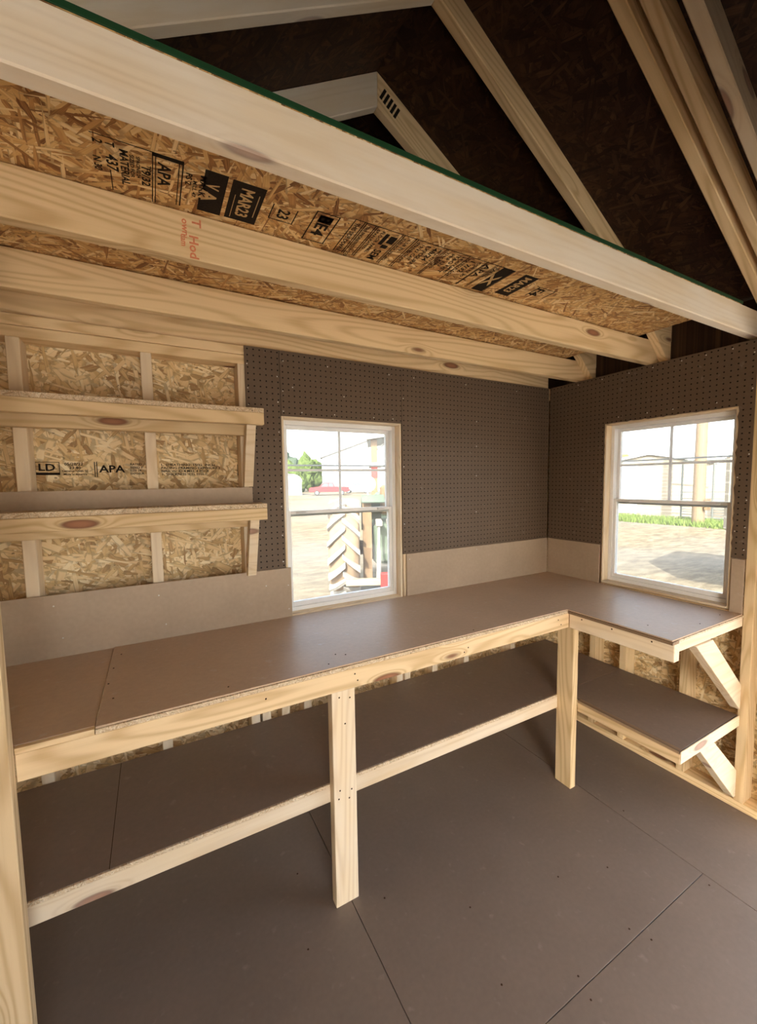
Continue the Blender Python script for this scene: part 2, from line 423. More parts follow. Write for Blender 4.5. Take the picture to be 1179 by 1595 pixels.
wf = wall_mesh('wall_front', M['peg_xz'], [((XL - .1, YF - T, 0), (FX0, YF, ztop)), ((FX1, YF - T, 0), (XR + T, YF, ztop)), ((FX0, YF - T, FZ), (FX1, YF, ztop))])  # unseen wall, faced dark to keep bounce light off the rafters
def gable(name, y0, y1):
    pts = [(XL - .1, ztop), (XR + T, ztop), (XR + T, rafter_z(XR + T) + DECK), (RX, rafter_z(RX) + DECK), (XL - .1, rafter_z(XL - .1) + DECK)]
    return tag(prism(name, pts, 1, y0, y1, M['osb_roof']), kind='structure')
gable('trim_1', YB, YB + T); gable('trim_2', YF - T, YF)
# roof decks
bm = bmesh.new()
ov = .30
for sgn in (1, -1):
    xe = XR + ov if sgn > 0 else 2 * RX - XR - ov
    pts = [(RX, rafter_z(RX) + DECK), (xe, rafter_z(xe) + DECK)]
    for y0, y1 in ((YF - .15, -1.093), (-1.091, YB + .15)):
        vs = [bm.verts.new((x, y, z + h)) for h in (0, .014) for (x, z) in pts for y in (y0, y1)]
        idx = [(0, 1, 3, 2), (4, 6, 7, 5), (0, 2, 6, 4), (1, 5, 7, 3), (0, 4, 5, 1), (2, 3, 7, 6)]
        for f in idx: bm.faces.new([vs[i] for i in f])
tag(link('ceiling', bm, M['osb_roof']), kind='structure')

bm = bmesh.new(); add_box(bm, (XL - .05, YF, 2.226), (-.118, -1.56, 2.238)); tag(link('ceiling_front', bm, M['osb_xy']), kind='structure')      # loft deck added unseen to keep light off roof and rafters

# framing of the walls: plates and studs
for z0 in (HP - .038, HP - .077): bar('top_plate', XL - .08, XR - .002, .0075, .092, z0 + .0005, z0 + .0375, M['pine'], wb)
bar('bottom_plate', XL - .08, XR - .002, .0075, .092, 0, .038, M['pine'], wb)
for x in (-2.657, -2.268, -1.914):
    bar('stud', x - .019, x + .019, .0075, .092, .038, HP - .077, M['pine_pale'], wb)
for x in (-1.865, -1.776, -1.10):
    bar('stud', x - .019, x + .019, .0075, .092, .038, HP - .077, M['pine_pale'], wb)
for x in (-1.67, -1.15, -.914, -.685, -.30): bar('stud', x - .019, x + .019, .0075, .092, .038, .86, M['pine_pale'], wb)
bar('header', W1[0], W1[1], .0075, .092, W1[3] + .012, W1[3] + .10, M['pine'], wb); bar('rough_sill', W1[0], W1[1], .0075, .092, .862, .90, M['pine'], wb)
bar('bottom_plate', .006, .092, DY1, .004, 0, .038, M['pine'], wr)
for z0 in (HP - .038, HP - .077): bar('top_plate', .006, .092, YF, .004, z0 + .0005, z0 + .0375, M['pine'], wr)
for y in (-.331, -.512, -.815, -1.052, -1.18): bar('stud', .006, .092, y - .019, y + .019, .038, HP - .077 if y < -1 or y > -.4 else .88, M['pine'], wr)
bar('stud', .006, .092, DY0 - .04, DY0 - .002, .038, HP - .077, M['pine'], wr)
bar('header', .006, .092, W2[0], W2[1], W2[3] + .012, W2[3] + .10, M['pine'], wr); bar('rough_sill', .006, .092, W2[0], W2[1], .88, .915, M['pine'], wr)
for y in (-1.0, -1.4, -1.9, -2.4, -2.9): bar('stud', XL - .096, XL - .01, y - .019, y + .019, 0, HP, M['pine'], wlf)

# printed grade stamp on the back sheathing between the studs
stamp('printed_stamp', wb, (-2.64, YB - .0005, 1.565), (1, 0, 0), (0, 0, 1), [
    ('f', 0, .002, .072, .050, .0022), ('r', 0, .002, .072, .011, 0), ('t', 'LD', .008, .018, .036, 1.15, 0),
    ('t', '05/28/22', .086, .038, .014, 1.15, 0), ('t', '23:40', .100, .024, .014, 1.15, 0), ('t', 'Cameron Creek, SC', .078, .014, .010, .98, 0), ('t', 'Made in America', .082, .001, .010, 1.05, 0),
    ('r', .178, -.006, .181, .052, 0), ('r', .185, -.006, .188, .052, 0), ('t', 'APA', .194, .012, .038, 1.18, 0),
    ('t', 'RATED', .296, .040, .011, 1.2, 0), ('t', 'SIZED F', .296, .027, .011, 1.2, 0), ('t', 'SIZE 24', .296, .015, .011, 1.1, 0), ('t', 'EXPOSUR', .296, .003, .011, 1., 0)],
    [M['ink'], M['ink_gap']], 'black printed grade stamp on the back wall sheathing')
stamp('printed_stamp', wb, (-2.235, YB - .0005, 1.565), (1, 0, 0), (0, 0, 1), [
    ('t', 'L. SHEATHING  15/32  INCH', 0, .038, .013, 1.3, 0), ('t', 'PACING FRAMING EXPOSURE 1', 0, .025, .013, 1.25, 0), ('t', 'NAIL W/ ID 4 MILL 4 EDGE', .0, .012, .013, 1.2, 0), ('t', '1  THICKNESS  CTL 0325-C', 0, -.001, .013, 1.15, 0),
    ('r', .300, -.004, .305, .046, 0)], [M['ink'], M['ink_gap']], 'lines of small black print on the back wall sheathing')

# ------------------------------------------------------------------ windows
def window(name, org, ux, uy, w, h, mirrored=False):
    """org: lower corner at the room face; ux along the wall, uy outwards"""
    ux, uy = Vector(ux), Vector(uy); o = Vector(org)
    root = tag(empty(name, org), kind='structure')
    def part(nm, a0, a1, b0, b1, c0, c1, mat, par=root, bev=.0015):   # a along, b outwards, c up
        p = o + ux * a0 + uy * b0; q = o + ux * a1 + uy * b1
        return bar(nm, min(p.x, q.x), max(p.x, q.x), min(p.y, q.y), max(p.y, q.y), o.z + c0, o.z + c1, M[mat], par, bev)
    WM[root.name] = Matrix.Translation(o)
    j = .010
    part('jamb', 0, j, .004, .098, 0, h, 'pine_pale'); part('jamb', w - j, w, .004, .098, 0, h, 'pine_pale')
    part('head_jamb', j, w - j, .004, .098, h - j, h, 'pine_pale'); part('sill', j, w - j, .000, .098, 0, .012, 'pine_pale')
    f0, f1 = .050, .112; a0, a1, c0, c1 = j, w - j, .012, h - j; t = .020
    part('frame_side', a0, a0 + t, f0, f1, c0, c1, 'vinyl'); part('frame_side', a1 - t, a1, f0, f1, c0, c1, 'vinyl')
    part('frame_head', a0 + t, a1 - t, f0, f1, c1 - t, c1, 'vinyl'); part('frame_sill', a0 + t, a1 - t, f0, f1, c0, c0 + t, 'vinyl')
    a0, a1, c0, c1 = a0 + t, a1 - t, c0 + t, c1 - t; mid = c0 + (c1 - c0) * .515
    def sash(nm, z0, z1, b0, b1, grid):
        s = .016
        sh = part(nm, a0, a0 + s, b0, b1, z0, z1, 'vinyl'); part('stile', a1 - s, a1, b0, b1, z0, z1, 'vinyl', sh)
        part('rail', a0 + s, a1 - s, b0, b1, z0, z0 + s * 1.35, 'vinyl', sh); part('rail', a0 + s, a1 - s, b0, b1, z1 - s, z1, 'vinyl', sh)
        bm_ = (b0 + b1) / 2
        part('pane', a0 + s - .002, a1 - s + .002, bm_ - .0015, bm_ + .0015, z0 + s, z1 - s + .002, 'glass', sh, 0)
        if grid:
            ac = (a0 + a1) / 2; zc = (z0 + z1) / 2 + .006
            part('muntin', ac - .0065, ac + .0065, bm_ - .008, bm_ - .002, z0 + s, z1 - s, 'muntin', sh, .002)
            part('muntin', a0 + s, ac - .0066, bm_ - .008, bm_ - .002, zc - .006, zc + .006, 'muntin', sh, .001); part('muntin', ac + .0066, a1 - s, bm_ - .008, bm_ - .002, zc - .006, zc + .006, 'muntin', sh, .001)
            part('muntin', a0 + s, a1 - s, bm_ + .012, bm_ + .016, zc + .020, zc + .028, 'muntin', sh, .001)  # bar drawn in for the muntin's reflection between the panes
        return sh
    sash('upper_sash', mid - .012, c1, .082, .104, True)
    lo = sash('lower_sash', c0, mid + .016, .056, .078, False)
    part('sash_latch', a0 + .04, a0 + .09, .046, .056, mid + .002, mid + .012, 'muntin', lo)
    part('sash_latch', a1 - .09, a1 - .04, .046, .056, mid + .002, mid + .012, 'muntin', lo)
    return root
window('window_1', (W1[0] + .002, 0, W1[2]), (1, 0, 0), (0, 1, 0), W1[1] - W1[0] - .004, W1[3] - W1[2])
window('window_2', (0, W2[1] - .002, W2[2]), (0, -1, 0), (1, 0, 0), W2[1] - W2[0] - .004, W2[3] - W2[2])

# ================================================================== BOARDS ON THE WALLS
ZS = 1.140                                            # top of the bench splash boards
def jag(z0, z1, n, amp, flip=False):
    return [(random.uniform(-amp, amp), z0 + (z1 - z0) * i / n) for i in range(n + 1)]
p = board('pegboard', -1.905, W1[0], -.0, .006, ZS, HP - .001, M['peg_xz'])
tag(p, 'narrow upright strip of brown pegboard between open studs and left window', 'pegboard', 'pegboard sheets')
nails(p, [(-1.895, -.0, z) for z in (1.2, 1.36, 1.52, 1.7, 1.86, 1.93, 2.03)] + [(-1.768, -.0, z) for z in (1.17, 1.29, 1.42, 1.5, 1.62, 1.75, 1.88, 1.99)], (0, -1, 0))
p = board('pegboard', W1[0] + .001, W1[1] - .001, -.0, .006, W1[3], HP - .001, M['peg_xz'])
tag(p, 'wide low piece of brown pegboard directly above the left window', 'pegboard', 'pegboard sheets')
nails(p, [(x, -.0, 2.06) for x in (-1.74, -1.53, -1.2)] + [(x, -.0, W1[3] + .02) for x in (-1.745, -1.66, -1.5, -1.29, -1.18)] + [(-1.745, 0, 1.93), (-1.70, 0, 1.95), (-1.45, 0, 1.93)], (0, -1, 0))
p = board('pegboard', W1[1], -.006, -.0, .006, ZS, HP - .001, M['peg_xz'])
tag(p, 'large brown pegboard sheet filling the back wall right of left window', 'pegboard', 'pegboard sheets')
nails(p, [(x, 0, z) for z in (1.34, 1.55, 1.72, 1.86) for x in (-.62,)] + [(x, 0, 2.06) for x in (-1.05, -.7, -.3)] + [(-1.117, 0, z) for z in (1.3, 1.6, 1.95)], (0, -1, 0))
# the right wall's pegboard, its window cut-out sawn roughly
def cut_sheet(name, strips, x0, x1, mat, origin):
    """sheet with a rough-sawn opening: each strip is a list of (edge point, edge point) pairs in the wall's plane"""
    bm = bmesh.new(); o = Vector(origin)
    for st in strips:
        rows = [[bm.verts.new(Vector((x0, q[0], q[1])) - o) for q in pr] for pr in st]
        for r0, r1 in zip(rows, rows[1:]): bm.faces.new((r0[0], r0[1], r1[1], r1[0]))
    bmesh.ops.remove_doubles(bm, verts=bm.verts, dist=1e-5)
    r = bmesh.ops.extrude_face_region(bm, geom=list(bm.faces))
    for v in [g for g in r['geom'] if isinstance(g, bmesh.types.BMVert)]: v.co.x += x1 - x0
    return link(name, bm, mat, None, Matrix.Translation(o))
ju = lambda a: random.uniform(-a, a)
st_r = [((-1.036, z), (W2[0] + .004 + (ju(.004) if 0 < i < 30 else 0), z)) for i in range(31) for z in (1.160 + (W2[3] - 1.160) * i / 30,)]
st_l = [((W2[1] + (ju(.003) if 0 < i < 34 else 0), z), (-.004, z)) for i in range(35) for z in (ZS + (W2[3] - ZS) * i / 34,)]
st_t = [((y, W2[3] + (ju(.003) if 0 < i < 34 else 0)), (y, HP - .001)) for i in range(35) for y in (W2[0] + .004 + (W2[1] - W2[0] - .004) * i / 34,)]
st_t = [((-1.036, W2[3]), (-1.036, HP - .001))] + st_t + [((-.004, W2[3]), (-.004, HP - .001))]
p = cut_sheet('pegboard', [st_r, st_l, st_t], 0.0, .0055, M['peg_yz'], (0, -1.036, ZS))
tag(p, 'dark brown pegboard sheet cut roughly around the right window', 'pegboard', 'pegboard sheets')
nails(p, [(0, -1.026, z) for z in (1.2, 1.3, 1.42, 1.62, 1.9, 2.05)] + [(0, y, 2.085) for y in (-.2, -.35, -.5, -.62, -.75, -.85, -.95)] + [(0, -.99, z) for z in (1.28, 1.52)] + [(0, y, 1.86) for y in (-.45, -.6, -.72, -.9)], (-1, 0, 0))

def strip(label, *b):
    s = board('splash_board', *b, M['board_strip']); return tag(s, label, 'board', 'splash boards along the bench')
s = strip('long plain brown hardboard strip on the bench below the open studs', -2.76, -1.735, -.006, 0, .9035, ZS)
nails(s, [(-2.60, -.006, 1.10), (-2.58, -.006, .98), (-2.27, -.006, 1.09), (-2.25, -.006, .97), (-1.85, -.006, 1.07), (-1.75, -.006, 1.06), (-1.75, -.006, .95)], (0, -1, 0))
s = strip('plain brown hardboard strip on the bench right of the left window', -1.108, -.007, -.006, 0, .9035, ZS)
nails(s, [(-1.09, -.006, 1.11), (-.62, -.006, 1.12)], (0, -1, 0))
strip('short plain hardboard strip between the room corner and right window', -.006, 0, -.366, -.007, .9035, ZS)
strip('small upright hardboard offcut right of the right window', -.006, 0, -1.034, -.987, .9035, 1.158)

# ================================================================== WORKBENCH
wbk = thing('workbench', 'long L-shaped pine workbench with brown hardboard top and lower shelf', 'workbench', (-1.3, -.3, 0))
ZB = .914
bm = bmesh.new()
add_box(bm, (-2.76, -.5795, .9050), (-2.4305, -.0068, .9115), .0006)
add_box(bm, (-2.428, -.592, .9085), (-.007, -.0068, ZB), .0006)
add_box(bm, (-.592, -1.036, .9085), (-.007, -.5925, ZB), .0006)
top = link('worktop', bm, M['board_top'], wbk)
nails(top, [(x, y, ZB) for x, y in ((-2.40, -.10), (-2.415, -.22), (-2.42, -.34), (-2.40, -.45), (-1.78, -.56), (-1.73, -.5), (-1.7, -.52), (-1.15, -.57), (-2.1, -.55), (-.3, -1.0), (-.1, -.99), (-.05, -.9), (-.5, -.9))], (0, 0, 1), 'hole', .0028, 'nail_hole')
bar('subtop_edge', -2.428, -.588, -.597, -.55, .896, .9083, M['osb_edge'], wbk, .0006)
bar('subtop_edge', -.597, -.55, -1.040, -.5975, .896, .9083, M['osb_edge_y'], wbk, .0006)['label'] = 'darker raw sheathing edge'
bar('subtop_edge', -.55, -.001, -1.040, -1.0, .900, .9083, M['osb_edge'], wbk, .0006)
bar('apron', -2.587, -.583, -.595, -.550, .826, .8958, M['pine_raw'], wbk)
bar('apron', -2.587, -2.43, -.595, -.580, .8962, .9100, M['pine_raw'], wbk, .001); bar('apron', -2.587, -2.43, -.5795, -.550, .8962, .9045, M['pine_raw'], wbk, .001)
bar('apron', -.583, -.545, -1.040, -.5965, .826, .8958, M['pine_pale'], wbk)
bar('bearer', -.544, .0, -1.036, -.998, .858, .8998, M['pine_pale'], wbk)
bar('bearer', -2.70, -.01, -.039, -.0005, .82, .895, M['pine'], wbk); bar('bearer', -.04, -.0005, -.99, -.05, .82, .8975, M['pine'], wbk)
bar('leg', -1.768, -1.680, -.549, -.511, 0, .825, M['pine_pale'], wbk)
bar('leg', -.5445, -.507, -.594, -.506, 0, .8955, M['pine'], wbk)
# lower shelf
ZL = .448
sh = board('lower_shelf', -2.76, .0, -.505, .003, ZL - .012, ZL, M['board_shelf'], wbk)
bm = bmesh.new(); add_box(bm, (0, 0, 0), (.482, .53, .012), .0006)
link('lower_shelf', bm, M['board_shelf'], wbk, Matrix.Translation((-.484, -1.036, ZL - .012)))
bar('shelf_apron', -2.74, -.5, -.5105, -.4725, .378, .4355, M['pine_pale'], wbk)
bar('shelf_edge', -2.74, -.5, -.5115, -.5055, .4358, .4475, M['osb_edge'], wbk, .0005)
bar('shelf_apron', -.507, -.485, -1.040, -.596, .392, .4355, M['pine_raw'], wbk)
bar('shelf_edge', -.507, -.4845, -1.036, -.596, .4358, .4475, M['osb_edge_y'], wbk, .0005)
bar('bearer', -.506, -.0, -1.044, -1.0405, .398, .448, M['pine_pale'], wbk, .0004)
bar('bearer', -.4845, -.0, -1.040, -1.002, .398, .4355, M['pine_pale'], wbk)
# diagonal braces at the open end
def brace(pts):
    return prism('brace', pts, 1, -1.044, -1.006, M['pine_pale'], wbk, (pts[0][0], -1.02, pts[0][1]), .0015)
brace([(-.425, .857), (-.287, .857), (.0, .590), (.0, .474)])
brace([(-.352, .3975), (-.232, .3975), (.0, .186), (.0, .060), (-.015, .060)])
nails(wbk, [(-.5835, y, .882) for y in (-.66, -.80, -.96)], (-1, 0, 0), 'hole', .0035, 'nail_hole')
nails(wbk, [(x, -.5955, z) for x, z in ((-.66, .875), (-.64, .85), (-1.70, .875), (-1.69, .85), (-2.0, .87), (-1.2, .86), (-1.22, .845))], (0, -1, 0), 'hole', .0030, 'nail_hole')
nails(wbk, [(x, -.5495, z) for x, z in ((-1.745, .44), (-1.70, .43), (-1.75, .41), (-1.71, .40), (-1.74, .78), (-1.70, .77), (-1.72, .68))], (0, -1, 0), 'hole', .0032, 'nail_hole')
# seam line of the lower shelf top
bar('shelf_seam', -2.432, -2.430, -.505, -.002, ZL, ZL + .0003, M['hole'], wbk, 0)

# tall post standing at the near left end of the bench
tag(bar('support_post', -2.676, -2.587, -.6345, -.5965, 0, 2.105, M['pine_raw']), 'tall bare pine post in the left foreground at the bench end', 'post')

# ================================================================== WALL SHELVES
def wall_shelf(label, zt, lowest):
    r = thing('wall_shelf', label, 'shelf', (-2.3, 0, zt), 'wall shelves on the open studs')
    d = -.128
    x0, x1 = -2.76, -1.862
    board('shelf_board', x0, x1, d, .004, zt - .018, zt, M['osb_edge'], r)
    bar('front_rail', x0, x1 - .001, d - .004, d + .034, zt - .066, zt - .0185, M['pine'], r)
    bar('ledger', x0, -1.9, -.034, .0045, zt - .100, zt - .0185, M['pine'], r)
    for xb in (-1.912,):
        pts = [(d + .010, zt - .067), (d + .062, zt - .067), (d + .118, zt - .30), (.004, zt - .312), (-.030, zt - .312)]
        pts = [(d + .006, zt - .067), (d + .052, zt - .067), (.0045, zt - .262), (.0045, zt - .315), (-.024, zt - .315)]
        prism('bracket', pts, 0, xb - .0185, xb + .0185, M['pine_pale'], r, (xb, 0, zt), .0015)
        nails(r, [(xb + .004, d + .018, zt - .09)], (0, -1, 0), 'hole', .003, 'nail_hole')
    if lowest:
        board('back_board', x0, -1.893, -.0065, -.001, zt + .0003, zt + .066, M['board_strip'], r)
    else:
        nails(r, [(x, -.034, zt - .045) for x in (-2.62, -2.21, -2.66)], (0, -1, 0), 'hole', .003, 'nail_hole')
    return r
wall_shelf('upper of the two pine wall shelves on the open studs', 1.826, False)
wall_shelf('lower pine wall shelf with a brown hardboard strip behind it', 1.443, True)

# ================================================================== LOFT: JOISTS, DECK, RAFTERS
ZJ, ZJT = 2.108, 2.222
def joist(y0, label, mat, zb=ZJ, zt=ZJT, x1=.088):
    return tag(bar('loft_joist', -2.85, x1, y0, y0 + .038, zb, zt, M[mat], None, .003), label, 'joist', 'loft joists overhead')
joist(-1.02, 'nearest loft joist, pale and rough-sawn, under the green deck edge', 'pine_mill', ZJ + .014, ZJT + .004, .088)
j2 = joist(-.615, 'second loft joist from the front, with red script stamped on it', 'pine', ZJ, ZJT)
joist(-.21, 'third loft joist from the front, between stamped joist and wall joist', 'pine', ZJ, ZJT)
jb = bmesh.new()
tag(bar('loft_joist', -2.85, .03, .036, .074, HP, 2.20, M['pine'], None, .003), 'last loft joist, lying on the back wall plate above the pegboard', 'joist', 'loft joists overhead')
stamp('red_stamp', j2, (-2.158, -.6155, 2.213), (0, 0, -1), (1, 0, 0), [
    ('t', 'T', .004, .012, .030, 1.1, 0), ('t', 'own', .010, -.012, .022, 1.1, 0), ('t', 'Hod', .046, .004, .030, 1.1, 0), ('t', 'dam', .048, -.016, .020, .9, 0)], [M['ink_red']], 'red script stamp')

deck = board('loft_deck', -2.68, -.118, -1.0185, .03, ZJT + .0045, ZJT + .0155, M['osb_xy'])
tag(deck, 'loft floor of flaky strand board printed with black stamps, resting on joists', 'loft floor')
bar('painted_edge', -2.68, -.118, -1.0215, -1.0187, ZJT + .0045, ZJT + .0160, M['green'], deck, .0005)['label'] = 'dark green painted front edge'
ZU = ZJT + .0043
INK = [M['ink'], M['ink_gap']]
def loft_stamp(x, y, items): return stamp('printed_stamp', deck, (x, y, ZU), (0, 1, 0), (1, 0, 0), items, INK, 'black grade marks printed on the loft underside')
# framed panel of text lines (reads towards the back wall, tops of letters to the right)
loft_stamp(-2.345, -.785, [('r', 0, .110, .175, .112, 0), ('r', 0, .116, .175, .118, 0), ('r', .0, .0, .0025, .112, 0), ('r', .10, .028, .17, .030, 0),
    ('t', '2', .014, .004, .024, 1, 0), ('t', 'N 30', .066, .000, .020, 1.1, 0), ('t', '437', .05, .024, .030, 1.1, 0), ('t', 'MATERIAL', .022, .050, .022, 1.15, 0), ('t', 'SIZED FOR', .03, .068, .011, 1.4, 0),
    ('t', 'SPACING 24', .03, .080, .010, 1.3, 0), ('t', '19/32', .052, .090, .024, 1.25, 0), ('t', 'TOP', .048, .1, .011, 1.4, 0), ('t', 'T', .012, .026, .022, 1, 0)])
loft_stamp(-2.235, -.785, [('t', 'APA', .026, .012, .036, 1.15, 0), ('r', 0, .052, .16, .054, 0), ('r', 0, .059, .16, .062, 0), ('r', .0, .0, .012, .060, 0),
    ('t', 'PS 2', .03, .068, .018, 1.3, 0), ('t', 'MILL 47', .05, .084, .012, 1.5, 0), ('t', 'MARK', .024, .098, .020, 1.4, 0),
    ('r', .0, .105, .075, .155, 0), ('r', .075, .118, .155, .155, 0), ('r', .105, .100, .155, .118, 0), ('t', 'A', .072, .106, .046, 1.2, 1), ('t', 'V', .042, .112, .040, .8, 1)])
loft_stamp(-2.070, -.782, [('r', 0, .0, .150, .078, 0), ('r', .05, .012, .142, .0135, 1), ('t', 'MAR23', .018, .024, .042, .88, 1), ('r', .03, .066, .12, .068, 1)])
loft_stamp(-1.967, -.742, [('r', 0, 0, .062, .003, 0), ('r', .0, .062, .062, .065, 0), ('r', .059, 0, .062, .065, 0), ('t', '23', .012, .019, .042, .95, 0)])
loft_stamp(-1.86, -.768, [('f', 0, 0, .135, .066, .0035), ('t', 'BE4', .010, .016, .048, 1.25, 0), ('r', .012, .014, .044, .052, 0)])
big = [('r', 0, .0, .003, .60, 0)]
for a in (0., .028, .034, .062, .068, .150, .156, .196, .203, .308, .314, .398, .470, .474, .512, .518, .597): big.append(('r', 0, a, .165, a + .0028, 0))
lines = [(.008, 'THIS SIDE DOWN', .018, 1.0), (.040, 'THE ENGINEERED WOOD', .014, 1.0), (.074, 'SPAN RATED', .012, 1.5), (.090, 'FLOOR PANEL', .014, 1.3), (.160, 'SIZED FOR SPACING', .012, 1.2), (.176, '1 1/8 IN', .014, 1.3),
         (.208, 'STRENGTH AXIS', .014, 1.2), (.226, '19/32 CAT', .016, 1.3), (.246, 'EXPOSURE 1', .018, 1.3), (.270, '48/24', .022, 1.5), (.292, 'MILL 437 PS2', .012, 1.5), (.320, 'THICKNESS', .014, 1.4), (.338, 'PRP 133', .016, 1.5), (.360, 'T&G NET', .018, 1.5),
         (.380, 'HUD UM40', .014, 1.5), (.402, 'RATED FLOOR', .014, 1.3), (.420, '1 7/32', .024, 1.3), (.448, 'OSB N 30', .016, 1.5), (.480, 'APA', .030, 1.5), (.522, 'PANEL', .018, 1.3)]
for t, tx, sz, xs in lines: big.append(('t', tx, .014, t, sz, xs, 0))
big += [('t', 'SEM', .100, .112, .034, 1.0, 0), ('r', .020, .106, .075, .118, 0), ('r', .024, .124, .06, .146, 0), ('r', .07, .120, .088, .140, 0), ('r', .0, .545, .165, .596, 0), ('t', 'X', .05, .548, .05, 2.0, 1)]
loft_stamp(-1.757, -.783, big)
loft_stamp(-1.110, -.783, [('r', 0, 0, .15, .066, 0), ('t', 'MAR23', .012, .016, .044, .85, 1)])
loft_stamp(-1.003, -.742, [('r', .0, .0, .003, .06, 0), ('r', 0, .013, .072, .018, 0), ('t', 'F4', .006, .016, .056, 1.05, 0), ('r', .0, .06, .003, .098, 0), ('r', .0, .094, .062, .099, 0)])

def rafter(side, y0, label, mat, group='roof rafters', depth=.089):
    """side +1: right slope, -1: left slope; the lower edge follows rafter_z"""
    k = math.sqrt(1 + RS * RS)
    x0, x1 = RX, .125
    n = Vector((RS, 0, 1)).normalized()                # up, across the right slope
    off = DECK / k - depth / 2
    def P(x): return Vector((x, y0 + .019, rafter_z(x))) + n * off
    a, b = P(x0), P(x1)
    lead = RS * depth
    if side > 0: o = beam('roof_rafter', a, b, (0, 1, 0), .038, depth, M[mat], None, .003, 0, 0)
    else:
        mir = lambda v: Vector((2 * RX - v.x, v.y, v.z))
        o = beam('roof_rafter', mir(b), mir(a), (0, 1, 0), .038, depth, M[mat], None, .003, 0, 0)
    # plumb cut at the ridge
    inv = o.matrix_basis.inverted()
    for v in o.data.vertices:
        w = o.matrix_basis @ v.co
        if (w.x - RX) * side < .08:
            d = (o.matrix_basis.to_3x3() @ Vector((1, 0, 0))); w += d * ((RX + side * .0008 - w.x) / d.x); v.co = inv @ w
    if side > 0 and y0 > -.9:                          # the foot that stands on the wall plate
        f = prism('heel_block', [(-.105, 2.278), (.074, 2.1065), (.0925, 2.1065), (.0925, 2.29), (.0, 2.345)], 1, y0 - .0006, y0 + .0386, M[mat], o, (0, y0, 2.2), .002)
    return tag(o, label, 'rafter', group)
rafter(1, -.655, 'dim right-hand rafter rising from the loft, behind the bright rafters', 'pine')
rafter(-1, -.655, 'pale left-hand rafter crossing the top left above the loft', 'pine_mill')
r3 = rafter(1, -.250, 'farthest right-hand rafter under the ridge, with a black bar stamp', 'pine', depth=.115)
rafter(-1, -.250, 'farthest left-hand rafter under the ridge, beside the bar stamp', 'pine_mill', depth=.115)
rafter(1, -1.053, 'leftmost of three bright right-hand rafters, thin and half hidden', 'pine')
rafter(1, -1.113, 'middle of three bright right-hand rafters, with the broadest face', 'pine_raw')
rafter(1, -1.191, 'rightmost of three bright right-hand rafters, in the top right corner', 'pine_pale')
for k, y in enumerate((-1.053, -1.113, -1.191)):        # their unseen left-hand partner rafters, above the frame of the photograph
    o = rafter(-1, y, None, 'pine', None); o.name = 'trim_%d' % (3 + k); o['kind'] = 'structure'
stamp('printed_stamp', r3, (-1.352, -.2505, 3.135), Vector((1, 0, -.59)).normalized(), Vector((.59, 0, 1)).normalized(),
      [('r', .020 * i, -.050 - .002 * i, .020 * i + .0125, .0 - .002 * i, 0) for i in range(5)], [M['ink']], 'row of black bars printed on the rafter')

# ================================================================== OUTSIDE
GZ = -.25
def ground_material():
    n = N('ground'); co = n.coord()
    a = n.noise(co, .35, 5.); b = n.noise(n.mapping(co, sc=(1.0, 2.6, 1.)), 2.4, 6., .68); c = n.noise(co, 40., 3.)
    f = n.math('ADD', n.math('MULTIPLY', b, .6), n.math('MULTIPLY', c, .45), clamp=True)
    col = n.ramp(f, [(.33, (.045, .030, .015)), (.5, (.16, .125, .074)), (.66, (.32, .27, .185))])
    pale = n.smooth(n.noise(n.mapping(co, loc=(3, 1, 0)), .12, 2.), .40, .60)
    col = n.mix(n.math('MULTIPLY', pale, .6), col, c4((.19, .18, .16)))
    return n.finish(col, .9, .1, c, .3, .01)
M['ground'] = ground_material()
bm = bmesh.new(); add_box(bm, (-120, -80, GZ - .3), (180, 200, GZ)); tag(link('ground', bm, M['ground']), kind='structure')
bm = bmesh.new(); add_box(bm, (-9, -14, GZ), (3.0, YF - .35, GZ + .04), .01)
tag(link('ground_slab', bm, hardboard('concrete', (.74, .69, .60), .85, .2)), kind='structure')      # unseen pale slab added to bounce sunlight up through the doorway
def grass_material():
    n = N('grass'); co = n.coord(); f = n.noise(co, 9., 5.)
    return n.finish(n.ramp(f, [(.3, (.06, .10, .02)), (.6, (.15, .20, .05)), (.8, (.28, .28, .12))]), .9, .1)
M['grass'] = grass_material()

def blob(bm, c, r, seed, amp=.35, sub=3, sq=(1, 1, 1), mi=0):
    g = bmesh.ops.create_icosphere(bm, subdivisions=sub, radius=1.)
    for v in g['verts']:
        d = 1 + amp * mnoise.noise(v.co * 1.7 + Vector((seed, seed * 2, 3))) + .5 * amp * mnoise.noise(v.co * 4.5 + Vector((seed, 1, 3)))
        v.co = Vector(c) + Vector((v.co.x * sq[0], v.co.y * sq[1], v.co.z * sq[2])) * (r * d)
    for f in {f for v in g['verts'] for f in v.link_faces}: f.material_index = mi

def leaf_material(name, dark, light):
    n = N(name); f = n.noise(n.coord(), 3.2, 6., .7)
    return n.finish(n.ramp(f, [(.3, dark), (.7, light)]), .9, .1, f, .6, .3)
M['leaf'] = leaf_material('leaf', (.03, .055, .016), (.13, .17, .05)); M['leaf_blue'] = leaf_material('leaf_blue', (.03, .05, .038), (.10, .13, .085))
M['bark'] = plain('bark', (.20, .14, .09), .9, .1, var=.3)

